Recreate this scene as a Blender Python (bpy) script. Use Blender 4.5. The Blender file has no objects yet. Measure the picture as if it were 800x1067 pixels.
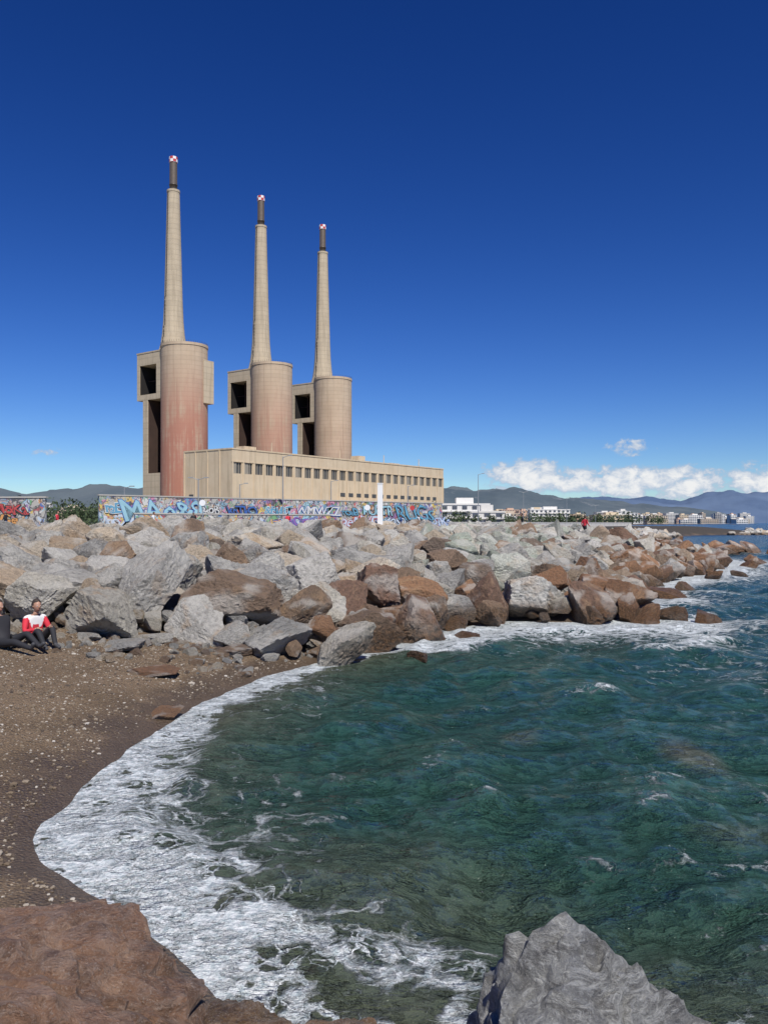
import bpy, bmesh, math, random
import numpy as np
from mathutils import Vector, noise, Matrix, Euler
random.seed(7); rng=np.random.default_rng(7)
S=bpy.context.scene
EYE=3.0
# ------------------------------------------------------------------ helpers
def link(o,parent=None):
    S.collection.objects.link(o)
    if parent: o.parent=parent
    return o
def empty(name,loc=(0,0,0),rz=0):
    e=bpy.data.objects.new(name,None); e.location=loc; e.rotation_euler=(0,0,rz); e.empty_display_size=.2
    return link(e)
def meshobj(name,verts,faces,mats=(),parent=None,smooth=False,mi=None,loc=(0,0,0),rot=(0,0,0)):
    m=bpy.data.meshes.new(name); m.from_pydata([tuple(v) for v in verts],[],[tuple(f) for f in faces])
    for k in mats: m.materials.append(k)
    if mi is not None: m.polygons.foreach_set('material_index',list(mi))
    if smooth: m.polygons.foreach_set('use_smooth',[True]*len(m.polygons))
    m.update()
    o=bpy.data.objects.new(name,m); o.location=loc; o.rotation_euler=rot
    return link(o,parent)
class MB:
    """mesh builder collecting boxes / lathes"""
    def __init__(s): s.v=[];s.f=[];s.m=[]
    def box(s,x0,x1,y0,y1,z0,z1,m=0):
        b=len(s.v)
        s.v+=[(x0,y0,z0),(x1,y0,z0),(x1,y1,z0),(x0,y1,z0),(x0,y0,z1),(x1,y0,z1),(x1,y1,z1),(x0,y1,z1)]
        for q in [(0,3,2,1),(4,5,6,7),(0,1,5,4),(1,2,6,5),(2,3,7,6),(3,0,4,7)]:
            s.f.append(tuple(b+i for i in q)); s.m.append(m)
    def lathe(s,prof,cx=0,cy=0,n=48,m=0,cap=True,mf=None):
        b=len(s.v)
        for (r,z) in prof:
            for i in range(n):
                a=2*math.pi*i/n; s.v.append((cx+r*math.cos(a),cy+r*math.sin(a),z))
        for j in range(len(prof)-1):
            for i in range(n):
                k=(i+1)%n
                s.f.append((b+j*n+i,b+j*n+k,b+(j+1)*n+k,b+(j+1)*n+i)); s.m.append(mf(i,j) if mf else m)
        if cap:
            s.f.append(tuple(b+(len(prof)-1)*n+i for i in range(n))); s.m.append(m)
    def tube(s,p0,p1,r0,r1,n=8,m=0):
        p0=Vector(p0);p1=Vector(p1);d=(p1-p0).normalized()
        a=d.orthogonal().normalized();c=d.cross(a);b=len(s.v)
        for p,r in((p0,r0),(p1,r1)):
            for i in range(n):
                t=2*math.pi*i/n; q=p+(a*math.cos(t)+c*math.sin(t))*r; s.v.append(tuple(q))
        for i in range(n):
            k=(i+1)%n; s.f.append((b+i,b+k,b+n+k,b+n+i)); s.m.append(m)
        s.f.append(tuple(b+i for i in range(n))[::-1]);s.m.append(m)
        s.f.append(tuple(b+n+i for i in range(n)));s.m.append(m)
    def ell(s,c,r,m=0,sub=2,fn=None):
        bm=bmesh.new(); bmesh.ops.create_icosphere(bm,subdivisions=sub,radius=1)
        b=len(s.v)
        for v in bm.verts:
            q=v.co
            if fn: q=fn(q)
            s.v.append((c[0]+q[0]*r[0],c[1]+q[1]*r[1],c[2]+q[2]*r[2]))
        for f in bm.faces: s.f.append(tuple(b+v.index for v in f.verts)); s.m.append(m)
        bm.free()
    def obj(s,name,mats,parent=None,smooth=False,loc=(0,0,0),rot=(0,0,0)):
        return meshobj(name,s.v,s.f,mats,parent,smooth,s.m,loc,rot)
# node helper
class N:
    def __init__(s,nt): s.nt=nt
    def n(s,t,**k):
        x=s.nt.nodes.new(t)
        for a,b in k.items(): setattr(x,a,b)
        return x
    def set(s,sock,v):
        if isinstance(v,bpy.types.NodeSocket): s.nt.links.new(v,sock)
        elif v is not None:
            if isinstance(v,(tuple,list)) and len(v)==3 and sock.type=='RGBA': v=(*v,1)
            sock.default_value=v
    def math(s,op,a,b=None,c=None,clamp=False):
        x=s.n('ShaderNodeMath',operation=op,use_clamp=clamp); s.set(x.inputs[0],a)
        if b is not None: s.set(x.inputs[1],b)
        if c is not None: s.set(x.inputs[2],c)
        return x.outputs[0]
    def vmath(s,op,a,b=None):
        x=s.n('ShaderNodeVectorMath',operation=op); s.set(x.inputs[0],a)
        if b is not None: s.set(x.inputs[1],b)
        return x.outputs[0]
    def noise(s,vec,scale,detail=4,rough=.55,dist=0):
        x=s.n('ShaderNodeTexNoise'); s.set(x.inputs['Vector'],vec)
        x.inputs['Scale'].default_value=scale;x.inputs['Detail'].default_value=detail
        x.inputs['Roughness'].default_value=rough;x.inputs['Distortion'].default_value=dist
        return x.outputs['Fac'],x.outputs['Color']
    def vor(s,vec,scale,feature='F1',rand=1):
        x=s.n('ShaderNodeTexVoronoi',feature=feature); s.set(x.inputs['Vector'],vec)
        x.inputs['Scale'].default_value=scale; x.inputs['Randomness'].default_value=rand
        return x.outputs
    def ramp(s,fac,stops,interp='LINEAR'):
        x=s.n('ShaderNodeValToRGB'); s.set(x.inputs[0],fac); cr=x.color_ramp; cr.interpolation=interp
        while len(cr.elements)<len(stops): cr.elements.new(.5)
        for e,(p,c) in zip(cr.elements,stops):
            e.position=p
            e.color=(c,c,c,1) if isinstance(c,(int,float)) else (*c,1)
        return x.outputs[0]
    def mix(s,fac,a,b,blend='MIX'):
        x=s.n('ShaderNodeMix',data_type='RGBA',blend_type=blend)
        s.set(x.inputs[0],fac); s.set(x.inputs[6],a); s.set(x.inputs[7],b); return x.outputs[2]
    def ss(s,v,a,b):
        x=s.n('ShaderNodeMapRange',interpolation_type='SMOOTHSTEP'); s.set(x.inputs[0],v)
        x.inputs[1].default_value=a;x.inputs[2].default_value=b; return x.outputs[0]
    def bump(s,h,strength,dist,normal=None):
        x=s.n('ShaderNodeBump'); x.inputs['Strength'].default_value=strength;x.inputs['Distance'].default_value=dist
        s.set(x.inputs['Height'],h)
        if normal: s.set(x.inputs['Normal'],normal)
        return x.outputs[0]
    def sep(s,v):
        x=s.n('ShaderNodeSeparateXYZ'); s.set(x.inputs[0],v); return x.outputs
    def comb(s,a,b,c):
        x=s.n('ShaderNodeCombineXYZ'); s.set(x.inputs[0],a);s.set(x.inputs[1],b);s.set(x.inputs[2],c); return x.outputs[0]
def mat(name):
    m=bpy.data.materials.new(name); m.use_nodes=True; nt=m.node_tree
    return m,N(nt),nt.nodes['Principled BSDF']
def simple(name,col,rough=.7,var=.12,scale=3,metal=0):
    m,n,b=mat(name); tc=n.n('ShaderNodeTexCoord').outputs['Object']
    f,_=n.noise(tc,scale,5)
    c=n.mix(f,tuple(x*(1-var) for x in col),tuple(min(1,x*(1+var)) for x in col))
    n.set(b.inputs['Base Color'],c); b.inputs['Roughness'].default_value=rough;b.inputs['Metallic'].default_value=metal
    return m
# ------------------------------------------------------------------ camera
cam=bpy.data.cameras.new('camera'); co=link(bpy.data.objects.new('camera',cam)); S.camera=co
co.location=(0,0,EYE); co.rotation_euler=(math.radians(90),0,0)
cam.sensor_fit='VERTICAL'; cam.sensor_height=34.6; cam.lens=28; cam.shift_y=11.5/1067; cam.clip_end=40000; cam.clip_start=.1
S.view_settings.view_transform='Standard'; S.view_settings.look='None'; S.view_settings.exposure=0
# ------------------------------------------------------------------ light
sd=Vector((0.36,-0.93,0)).normalized(); EL=math.radians(52)
tosun=Vector((sd.x*math.cos(EL),sd.y*math.cos(EL),math.sin(EL)))
sl=bpy.data.lights.new('sun','SUN'); sl.energy=5.0; sl.angle=math.radians(.5); sl.color=(1,.96,.89)
so=link(bpy.data.objects.new('sun',sl)); so.rotation_euler=tosun.to_track_quat('Z','Y').to_euler(); so.location=(0,-50,80)
# ------------------------------------------------------------------ world
w=bpy.data.worlds.new('World'); S.world=w; w.use_nodes=True; nt=w.node_tree; n=N(nt)
bg=nt.nodes['Background']; out=nt.nodes['World Output']
sky=n.n('ShaderNodeTexSky',sky_type='NISHITA'); sky.sun_disc=False; sky.sun_elevation=EL
sky.sun_rotation=math.atan2(tosun.x,tosun.y); sky.air_density=1.0; sky.dust_density=.0; sky.ozone_density=3.0; sky.altitude=600
g=n.vmath('MULTIPLY',sky.outputs[0],(.1,.1,.1))
gm=n.n('ShaderNodeGamma'); n.set(gm.inputs[0],g); gm.inputs[1].default_value=1.38
hs=n.n('ShaderNodeHueSaturation'); n.set(hs.inputs['Color'],gm.outputs[0]); hs.inputs['Saturation'].default_value=1.17; hs.inputs['Hue'].default_value=.511
g2=n.vmath('MULTIPLY',hs.outputs[0],(7.4,8.8,11.2))
n.set(bg.inputs[0],g2); bg.inputs[1].default_value=.1
dirv=n.n('ShaderNodeTexCoord').outputs['Generated']; sx,sy,sz=n.sep(dirv)
yy=n.math('MAXIMUM',sy,.02); tx=n.math('DIVIDE',sx,yy); tz=n.math('DIVIDE',sz,yy)
mask=None
for (cx,cz,wx,wz,am) in [(.172,.057,.048,.018,1.4),(.22,.05,.055,.016,1.2),(.285,.049,.06,.019,1.35),(.36,.048,.05,.020,1.3),(.455,.050,.04,.020,1.35),(.297,.091,.026,.009,1.0),(-.403,.086,.03,.004,.66),(.32,.034,.22,.010,.7)]:
    dx=n.math('DIVIDE',n.math('SUBTRACT',tx,cx),wx); dz=n.math('DIVIDE',n.math('SUBTRACT',tz,cz),wz)
    r=n.math('ADD',n.math('MULTIPLY',dx,dx),n.math('MULTIPLY',dz,dz))
    e=n.math('MULTIPLY',n.math('SUBTRACT',1,n.math('MULTIPLY',r,.55)),am)
    mask=e if mask is None else n.math('MAXIMUM',mask,e)
cv=n.comb(n.math('MULTIPLY',tx,1.0),n.math('MULTIPLY',tz,1.5),0)
nf,_=n.noise(cv,48,8,.62,.3)
dens=n.math('ADD',mask,n.math('MULTIPLY',n.math('SUBTRACT',nf,.5),3.6))
cl=n.math('MULTIPLY',n.ss(dens,.25,.95),n.ss(mask,-.9,.1)); cl=n.math('MULTIPLY',cl,.97)
cb=n.n('ShaderNodeBackground'); n.set(cb.inputs[0],n.mix(n.ss(dens,.4,1.7),(.42,.53,.70),(.93,.93,.93))); cb.inputs[1].default_value=.95
ms=n.n('ShaderNodeMixShader'); n.set(ms.inputs[0],cl); n.set(ms.inputs[1],bg.outputs[0]); n.set(ms.inputs[2],cb.outputs[0]); n.set(out.inputs[0],ms.outputs[0])
# ------------------------------------------------------------------ terrain definition
SHORE=[(40,-8),(14,0),(6,2.8),(2.2,4.0),(0.6,4.75),(-0.8,5.05),(-1.36,5.8),(-2.2,6.55),(-3.0,7.25),(-3.32,7.97),(-3.41,8.93),(-3.41,10.15),(-3.34,12),(-3.0,13.6),(-2.13,16.4),(-1.15,18.1),
 (.5,21.3),(1.63,23.3),(3.9,25.3),(6.2,25),(7.6,26),(8.4,30),(10,35),(14.5,43),(22,55),(26.4,66),(30,90),(42,130),(56,165),(76,200),(98,213),(102,222),(92,235),(80,270),(110,400),(420,1400),(1500,3600),(4200,9500)]
LAND=SHORE+[(-9000,9500),(-9000,-60),(40,-60)]
BASE=[(-60,16.4),(-30,16.6),(-8,17.3),(-4.3,18.5),(-1.4,17.9)]+SHORE[16:]
MOUND=BASE+[(-9000,9500),(-9000,16.4)]
def segdist(X,Y,poly):
    d=np.full(X.shape,1e12)
    for (ax,ay),(bx,by) in zip(poly[:-1],poly[1:]):
        dx,dy=bx-ax,by-ay; t=np.clip(((X-ax)*dx+(Y-ay)*dy)/(dx*dx+dy*dy),0,1)
        d=np.minimum(d,(X-ax-t*dx)**2+(Y-ay-t*dy)**2)
    return np.sqrt(d)
def inside(X,Y,poly):
    r=np.zeros(X.shape,bool); P=poly+[poly[0]]
    for (ax,ay),(bx,by) in zip(P[:-1],P[1:]):
        if ay==by: continue
        c=((ay>Y)!=(by>Y))&(X<(bx-ax)*(Y-ay)/(by-ay)+ax); r^=c
    return r
_ph=rng.uniform(0,6.28,(12,2)); _dr=rng.uniform(0,6.28,12)
def lump(X,Y,s):
    z=0
    for i in range(12):
        k=s*(.6+.22*i); z=z+np.sin(k*(X*math.cos(_dr[i])+Y*math.sin(_dr[i]))+_ph[i,0])/(1+.35*i)
    return z/3.5
def sdist(X,Y): 
    d=segdist(X,Y,SHORE); return np.where(inside(X,Y,LAND),d,-d)
def mdist(X,Y):
    d=segdist(X,Y,BASE); return np.where(inside(X,Y,MOUND),d,-d)
def ground_z(X,Y):
    X=np.asarray(X,float);Y=np.asarray(Y,float)
    D=sdist(X,Y)+.12*lump(X,Y,1.6)*(np.hypot(X,Y)<40); M=mdist(X,Y)
    b=np.where(D>0,1.35*(1-np.exp(-np.maximum(D,0)*.23/1.35)),-np.minimum(-D*.35,3.5))
    b=b+np.where((D>0)&(M<0),.035*lump(X,Y,2.2)*np.clip(D,0,1),0)
    m=np.where(M>0,2.2*(1-(1-np.clip(M/17,0,1))**1.6),-9)
    return np.maximum(b,m)
def polar(name,cx,cy,r0,r1,nr,na,a0,a1,zf,mats):
    R=np.exp(np.linspace(math.log(r0),math.log(r1),nr)); A=np.radians(np.linspace(a0,a1,na))
    RR,AA=np.meshgrid(R,A,indexing='ij'); X=cx+RR*np.sin(AA); Y=cy+RR*np.cos(AA)
    Z,attrs=zf(X,Y,RR)
    v=np.stack([X,Y,Z],-1).reshape(-1,3).astype(np.float32)
    i,j=np.meshgrid(np.arange(nr-1),np.arange(na-1),indexing='ij')
    a=(i*na+j).ravel(); q=np.stack([a,a+1,a+na+1,a+na],-1).ravel().astype(np.int32)
    q=q.reshape(-1,4)[:,::-1].ravel(); nf=len(q)//4
    m=bpy.data.meshes.new(name); m.vertices.add(len(v)); m.vertices.foreach_set('co',v.ravel())
    m.loops.add(len(q)); m.loops.foreach_set('vertex_index',q)
    m.polygons.add(nf); m.polygons.foreach_set('loop_start',np.arange(nf,dtype=np.int32)*4)
    m.polygons.foreach_set('loop_total',np.full(nf,4,np.int32))
    m.update(calc_edges=True); m.polygons.foreach_set('use_smooth',np.ones(nf,bool))
    for k,va in attrs.items():
        at=m.attributes.new(k,'FLOAT','POINT'); at.data.foreach_set('value',va.ravel().astype(np.float32))
    for k in mats: m.materials.append(k)
    o=bpy.data.objects.new(name,m); return link(o)
# ground material
gmat,n,b=mat('ground_sand_and_earth')
pos=n.n('ShaderNodeNewGeometry').outputs['Position']; px,py,pz=n.sep(pos)
f1,_=n.noise(pos,1.1,5,.6); f2,_=n.noise(pos,45,4,.75); v1=n.vor(pos,30); v2=n.vor(pos,13); f3,_=n.noise(pos,7,5,.7)
sand=n.mix(n.ss(f1,.35,.65),(.25,.17,.095),(.36,.25,.15))
sand=n.mix(n.ss(f2,.4,.66),n.mix(.6,sand,(.045,.03,.022)),sand)
sand=n.mix(n.math('MULTIPLY',n.ss(f3,.5,.7),.45),sand,(.13,.088,.056))
spk=n.math('MULTIPLY',n.ss(v1[0],.34,.16),n.ss(n.sep(v1[1])[0],.55,.7))
sand=n.mix(spk,sand,n.mix(n.sep(v1[1])[1],(.12,.09,.07),(.55,.50,.43)))
gv=n.ss(pz,.75,1.1)
grav=n.mix(v2[1],(.12,.10,.085),(.42,.38,.33),'MIX'); grav=n.mix(n.math('MULTIPLY',n.math('MULTIPLY',gv,n.ss(f1,.42,.6)),.6),sand,grav)
wetn=n.math('ADD',pz,n.math('MULTIPLY',n.math('SUBTRACT',f1,.5),.35))
wet=n.ss(wetn,.22,.07)
c=n.mix(n.math('MULTIPLY',wet,.64),grav,(.065,.042,.026))
at=n.n('ShaderNodeAttribute',attribute_name='mound').outputs['Fac']
c=n.mix(at,c,n.mix(f1,(.035,.028,.02),(.09,.075,.058)))  # mound ground painted dark as the shade in boulder gaps
fl,_=n.noise(pos,.05,5,.6)
far=n.mix(fl,(.30,.27,.22),(.16,.15,.10)); c=n.mix(n.n('ShaderNodeAttribute',attribute_name='inland').outputs['Fac'],c,far)
n.set(b.inputs['Base Color'],c); n.set(b.inputs['Roughness'],n.math('SUBTRACT',.95,n.math('MULTIPLY',wet,.55)))
hh=n.math('ADD',n.math('ADD',n.math('MULTIPLY',f2,.7),n.math('MULTIPLY',f3,1.4)),n.math('MULTIPLY',n.math('SUBTRACT',1,v1[0]),.9)); n.set(b.inputs['Normal'],n.bump(hh,1.0,.042))
def gz(X,Y,R):
    M=mdist(X,Y); return ground_z(X,Y),{'mound':np.clip(M/.8,0,1)*np.clip((24-M)/4,0,1),'inland':np.clip((M-20)/6,0,1)}
polar('ground',0,-5,.5,14000,520,420,-100,100,gz,[gmat])
# ------------------------------------------------------------------ water
wm,n,b=mat('sea_water')
pos=n.n('ShaderNodeNewGeometry').outputs['Position']; px,py,pz=n.sep(pos)
F=n.n('ShaderNodeAttribute',attribute_name='foam').outputs['Fac']; SH=n.n('ShaderNodeAttribute',attribute_name='shallow').outputs['Fac']
FAR=n.n('ShaderNodeAttribute',attribute_name='far').outputs['Fac']
xy=n.comb(px,py,0)
n1,nc=n.noise(xy,.35,5,.6); 
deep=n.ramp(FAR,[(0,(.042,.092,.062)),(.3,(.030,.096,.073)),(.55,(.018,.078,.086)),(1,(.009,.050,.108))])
deep=n.mix(n.ss(n1,.35,.7),n.mix(.33,deep,(.008,.034,.032)),deep)
deep=n.mix(n.math('MULTIPLY',n.ss(pz,.03,.2),.5),deep,(.07,.17,.14))
c=n.mix(SH,deep,n.mix(n1,(.15,.13,.08),(.09,.11,.07)))
warp=n.vmath('ADD',xy,n.vmath('MULTIPLY',n.vmath('SUBTRACT',n.noise(xy,1.3,4,.6)[1],(.5,.5,.5)),(.9,.9,0)))
e1=n.vor(warp,2.2,'DISTANCE_TO_EDGE')[0]; e2=n.vor(warp,6.5,'DISTANCE_TO_EDGE')[0]
nz,_=n.noise(warp,3.0,7,.68); nz2,_=n.noise(xy,16,6,.72)
lace=n.math('ADD',n.math('MINIMUM',n.math('MULTIPLY',e1,2.4),n.math('ADD',n.math('MULTIPLY',e2,2.6),.12)),n.math('MULTIPLY',n.math('SUBTRACT',nz,.40),1.9))
lace=n.math('ADD',lace,n.math('MULTIPLY',n.math('SUBTRACT',nz2,.5),.6))
fm=n.ss(n.math('SUBTRACT',F,lace),-.02,.42)
fc=n.mix(n.ss(nz2,.35,.62),(.44,.52,.54),(.84,.86,.86))
n.set(b.inputs['Base Color'],n.mix(fm,c,fc))
n.set(b.inputs['Roughness'],n.math('ADD',n.math('MULTIPLY',fm,.6),n.math('ADD',.07,n.math('MULTIPLY',FAR,.12))))
b.inputs['IOR'].default_value=1.33; b.inputs['Specular IOR Level'].default_value=.5
w1,_=n.noise(n.vmath('MULTIPLY',xy,(1,1.4,1)),4.6,6,.68,.0); w2,_=n.noise(n.vmath('MULTIPLY',xy,(1,1.6,1)),1.2,5,.62,.0)
rg=n.math('SUBTRACT',1,n.math('MULTIPLY',n.math('ABSOLUTE',n.math('SUBTRACT',w1,.5)),3))
rg2=n.math('SUBTRACT',1,n.math('MULTIPLY',n.math('ABSOLUTE',n.math('SUBTRACT',w2,.5)),3))
bn=n.bump(n.math('ADD',n.math('ADD',n.math('MULTIPLY',w1,.6),n.math('MULTIPLY',rg,.38)),n.math('MULTIPLY',fm,.4)),1.0,.23); bn=n.bump(n.math('ADD',w2,n.math('MULTIPLY',rg2,.4)),.9,.5,bn)
n.set(b.inputs['Normal'],bn)
def wz(X,Y,R):
    D=-sdist(X,Y); step=R*.0095
    Z=np.zeros_like(X); wr=np.random.default_rng(3)
    Xw=X+.22*np.sin(.7*Y+1)+.1*np.sin(1.9*X+.6*Y); Yw=Y+.2*np.sin(.8*X+2)+.1*np.sin(2.1*Y-.7*X)
    for i in range(64):
        lam=.24*(26**(i/63)); th=wr.normal(2.6,.75); k=2*math.pi/lam
        a=.095*lam**.82/(2*math.pi)*wr.uniform(.6,1.4)
        fade=np.clip((lam/step-2.5)/3,0,1); ph=k*(Xw*math.cos(th)+Yw*math.sin(th))+wr.uniform(0,6.28)
        Z+=a*fade*(.45*np.sin(ph)+.8*(1-1.57*np.abs(np.sin(ph/2+.3))))
    Z*=np.clip(D/2.0,.10,1)
    beach=(Y<24)
    sdv=float(np.std(Z[(R>8)&(R<20)&(D>2)])); print('wave std',sdv)
    lm=lump(X,Y,1.1); l2=lump(X+9,Y-4,2.9)
    Dm=D+.34*lump(X,Y,.8)+.16*l2
    side=np.clip((-X+.3)/1.0,0,1)*np.clip((Y-4.5)/1.5,0,1)
    near=np.where(Y<19,side,1)
    caps=np.clip(Z/sdv-1.05,0,1.2)*np.clip(1.3-R/90,0,1)*(D>1)
    Z+=.14*np.exp(-((Dm-.85)/.22)**2)*np.clip(.5+lm*.8,0,1.2)*beach*near
    W=(.68+.45*lm+1.0*np.exp(-((Y-8.3)/2.2)**2))*np.where(Y<19,.25+.75*side,3.2)
    F=np.clip(.98-Dm/np.maximum(W,.15),0,np.where(Y<19,.74,.84))
    F=F+.32*np.exp(-np.maximum(D,0)/np.where(Y<19,2.0,4.0))*np.where(Y<19,near,1.4)
    F+=.36*np.clip(lump(X+40,Y-13,.55)+.14,-.15,1)*np.clip(1-(R-20)/25,0,1)+.46*caps
    for (cx,cy,rx,ry,a) in [(.2,5.75,.85,.35,.6),(-.6,6.2,.9,.35,.3),(2.1,4.7,.5,.4,.6),(.45,4.9,.3,.5,.5),(-1.3,8.2,1.1,1.6,.32),(3.4,6.0,1.1,.6,.45),(2.6,7.4,1.4,.35,.4),(4.2,9.2,.8,1.2,.25),(1.5,13.5,2.5,.6,.2),(-1.5,14.5,1,1.5,.25),(8.6,25.2,2.6,1.6,.6),(11,34,2.6,4,.6),(16,44,3.4,4,.5),(21,50,5,6,.55),(27,62,5.5,8,.6),(2.2,22.2,3,1.8,.5),(6,23.6,3,1.5,.55),(0,19.5,1.5,1.5,.4),(36,84,5,3,.5)]:
        F+=a*np.exp(-((X-cx)/rx)**2-((Y-cy)/ry)**2)
    F=np.where(R>110,0,F)
    sh=np.clip(1-D/2.6,0,1)**1.2*.8*(Y<20)
    sh=np.maximum(sh,.5*np.clip(1-((X+.3)/2.3)**2-((Y-6.3)/2.1)**2,0,1))
    for (cx,cy,rx,ry,a) in [(3.95,10.6,.33,.75,.9),(1.85,11.6,.3,.35,.45),(3.5,8.0,.5,.3,.35)]:
        sh=np.maximum(sh,a*np.clip(1.6-1.3*np.sqrt(((X-cx)/rx)**2+((Y-cy)/ry)**2)+.25*lm,0,1))
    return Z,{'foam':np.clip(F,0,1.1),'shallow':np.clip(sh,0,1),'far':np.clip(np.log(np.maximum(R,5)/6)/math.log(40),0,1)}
polar('sea',0,-1,2.6,30000,950,560,-42,78,wz,[wm])
# ------------------------------------------------------------------ rocks
rm,n,b=mat('boulder_stone')
oi=n.n('ShaderNodeObjectInfo'); tc=n.n('ShaderNodeTexCoord').outputs['Object']; pos=n.n('ShaderNodeNewGeometry').outputs['Position']
ov=n.vmath('ADD',tc,n.comb(n.math('MULTIPLY',oi.outputs['Random'],37),0,0))
a1,_=n.noise(ov,1.6,5,.62,.4); a2,_=n.noise(ov,8,6,.75); a3,_=n.noise(ov,34,2,.7); a4,_=n.noise(ov,.9,2,.5)
OCr=oi.outputs['Color']
c=n.mix(n.ss(a2,.34,.60),n.mix(.45,OCr,(.06,.052,.043)),OCr)
c=n.mix(n.math('MULTIPLY',n.ss(a1,.52,.66),n.math('MULTIPLY',oi.outputs['Random'],.5)),c,(.46,.30,.17))
c=n.mix(n.math('MULTIPLY',n.ss(a4,.48,.62),.5),c,(.66,.63,.57))
c=n.mix(n.math('MULTIPLY',n.ss(a3,.54,.7),.35),c,(.08,.075,.07))
px_,py_,pz=n.sep(pos)
wl=n.math('ADD',pz,n.math('MULTIPLY',n.math('SUBTRACT',a1,.5),.7))
seaward=n.ss(n.math('ADD',px_,n.math('MULTIPLY',py_,-.02)),-1.8,-.6)
wet=n.math('MULTIPLY',n.ss(wl,.8,.3),seaward)
c=n.mix(n.math('MULTIPLY',wet,.82),c,n.mix(n.ss(a2,.4,.6),(.04,.024,.013),(.17,.09,.04)))
n.set(b.inputs['Base Color'],c); n.set(b.inputs['Roughness'],n.math('SUBTRACT',.88,n.math('MULTIPLY',wet,.5)))
h=n.math('ADD',n.math('ADD',n.math('MULTIPLY',a2,.9),n.math('MULTIPLY',a3,.25)),n.math('MULTIPLY',a1,.8))
n.set(b.inputs['Normal'],n.bump(h,1.0,.14))
def rock_mesh(name,seed,sub=4,p=26,rough=.05,planes=None,k=13,mt=rm,fine=.0,chip=0,sharp=None):
    r=random.Random(seed)
    if planes is None:
        planes=[]
        for i in range(k):
            z=1-2*(i+.5)/k; ph=i*2.4+r.uniform(-.8,.8); z=max(-.98,min(.98,z+r.uniform(-.25,.25)))
            q=math.sqrt(1-z*z); planes.append((q*math.cos(ph),q*math.sin(ph),z,r.uniform(.56,1.0)))
    Pn=np.array([pl[:3] for pl in planes]); Pn=Pn/np.linalg.norm(Pn,axis=1)[:,None]; Pd=np.array([pl[3] for pl in planes])
    bm=bmesh.new(); bmesh.ops.create_icosphere(bm,subdivisions=sub,radius=1)
    D=np.array([v.co[:] for v in bm.verts]); D/=np.linalg.norm(D,axis=1)[:,None]
    q=np.maximum(D@Pn.T,0)/Pd; m=q.max(1); R=1/(m*(((q/m[:,None])**p).sum(1))**(1/p))
    R=np.minimum(R,1.5)
    off=Vector((seed*7.3,seed*1.7,0))
    for v,d,rr in zip(bm.verts,D,R):
        P=Vector(d*rr)
        nn=noise.fractal(P*1.7+off,1,2,5)*rough+ (abs(noise.noise(P*3.1+off))-.25)*rough*.9
        if chip:
            q=noise.fractal(P*1.5+off*3,1,2,3)*3.2+P.z*1.1+P.x*.7; fq=math.floor(q); t=q-fq; t=min(1,max(0,(t-.75)/.25))
            nn+=chip*((fq+t)-q)
        if fine: nn+=noise.fractal(P*9+off,.8,2.1,4)*fine - max(0,.12-abs(noise.noise(P*2.3+off*2)))*fine*4
        v.co=P*(1+nn)
    me=bpy.data.meshes.new(name); bm.to_mesh(me); bm.free()
    me.polygons.foreach_set('use_smooth',[True]*len(me.polygons)); me.materials.append(mt)
    if sharp: me.set_sharp_from_angle(angle=math.radians(sharp))
    return me
RK=[rock_mesh('boulder_shape',s,5,p=random.Random(s).choice([70,120,200]),rough=.045,k=random.Random(s).choice([11,13,15,18]),chip=.07,sharp=22) for s in range(22)]
def place_rock(name,me,loc,s,parent=None,col=(.3,.27,.23),sc=None,rot=None):
    o=bpy.data.objects.new(name,me); o.location=loc
    o.rotation_euler=rot if rot else (random.uniform(-.7,.7),random.uniform(-.7,.7),random.uniform(0,6.28))
    if sc is None: sc=(random.uniform(.95,1.35),random.uniform(.75,1.1),random.uniform(.65,1.0))
    o.scale=tuple(s*.5*q for q in sc); o.color=(*col,1); return link(o,parent)
GREY=[(.52,.495,.45),(.60,.575,.52),(.42,.405,.375),(.56,.52,.44)]; TAN=[(.60,.49,.36),(.56,.43,.30),(.64,.55,.43)]; BRN=[(.27,.18,.12),(.33,.22,.14),(.25,.185,.14)]; RED=[(.30,.155,.08),(.39,.21,.11),(.26,.15,.10)]; GRN=[(.44,.48,.39),(.49,.51,.42),(.56,.57,.49)]
def rockcol(x,y,M):
    r=random.random(); t=x/y
    if y>170: pal=GREY+TAN
    elif t>.28+random.uniform(-.03,.03): pal=RED+[(.36,.27,.19)] if r<.75 else GREY
    elif M<2.6 and x>-1.5: pal=BRN+RED if r<.72 else GREY+TAN
    elif t>.06+random.uniform(-.05,.05): pal=GRN+GREY if r<.9 else BRN
    elif M<3 and x>-6: pal=BRN+TAN if r<.45 else GREY
    else: pal=GREY if r<.6 else (TAN if r<.93 else BRN)
    c=random.choice(pal); k=random.uniform(.78,1.1); return tuple(q*k for q in c)
bw=empty('rock_breakwater')
ND=34000
Yc=np.concatenate([rng.uniform(15,60,ND),rng.uniform(60,100,ND//4)]); Xc=rng.uniform(-.62,.56,len(Yc))*Yc+rng.uniform(-2,2,len(Yc))
Mc=mdist(Xc,Yc); ok=(Mc>-.4)&(Mc<27); Xc,Yc,Mc=Xc[ok],Yc[ok],Mc[ok]
Sz=np.where(Yc<26,.55+rng.beta(1.4,1.8,len(Xc))*1.05,.55+rng.beta(1.2,2.2,len(Xc))*.95)
order=np.argsort(-Sz+rng.uniform(-.4,.4,len(Sz)))
ax=[];ay=[];az=[]
for i in order:
    if ax:
        A=np.array(ax);B=np.array(ay);C=np.array(az)
        if (np.hypot(A-Xc[i],B-Yc[i])<.44*(C+Sz[i])).any(): continue
    ax.append(Xc[i]);ay.append(Yc[i]);az.append(Sz[i])
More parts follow.
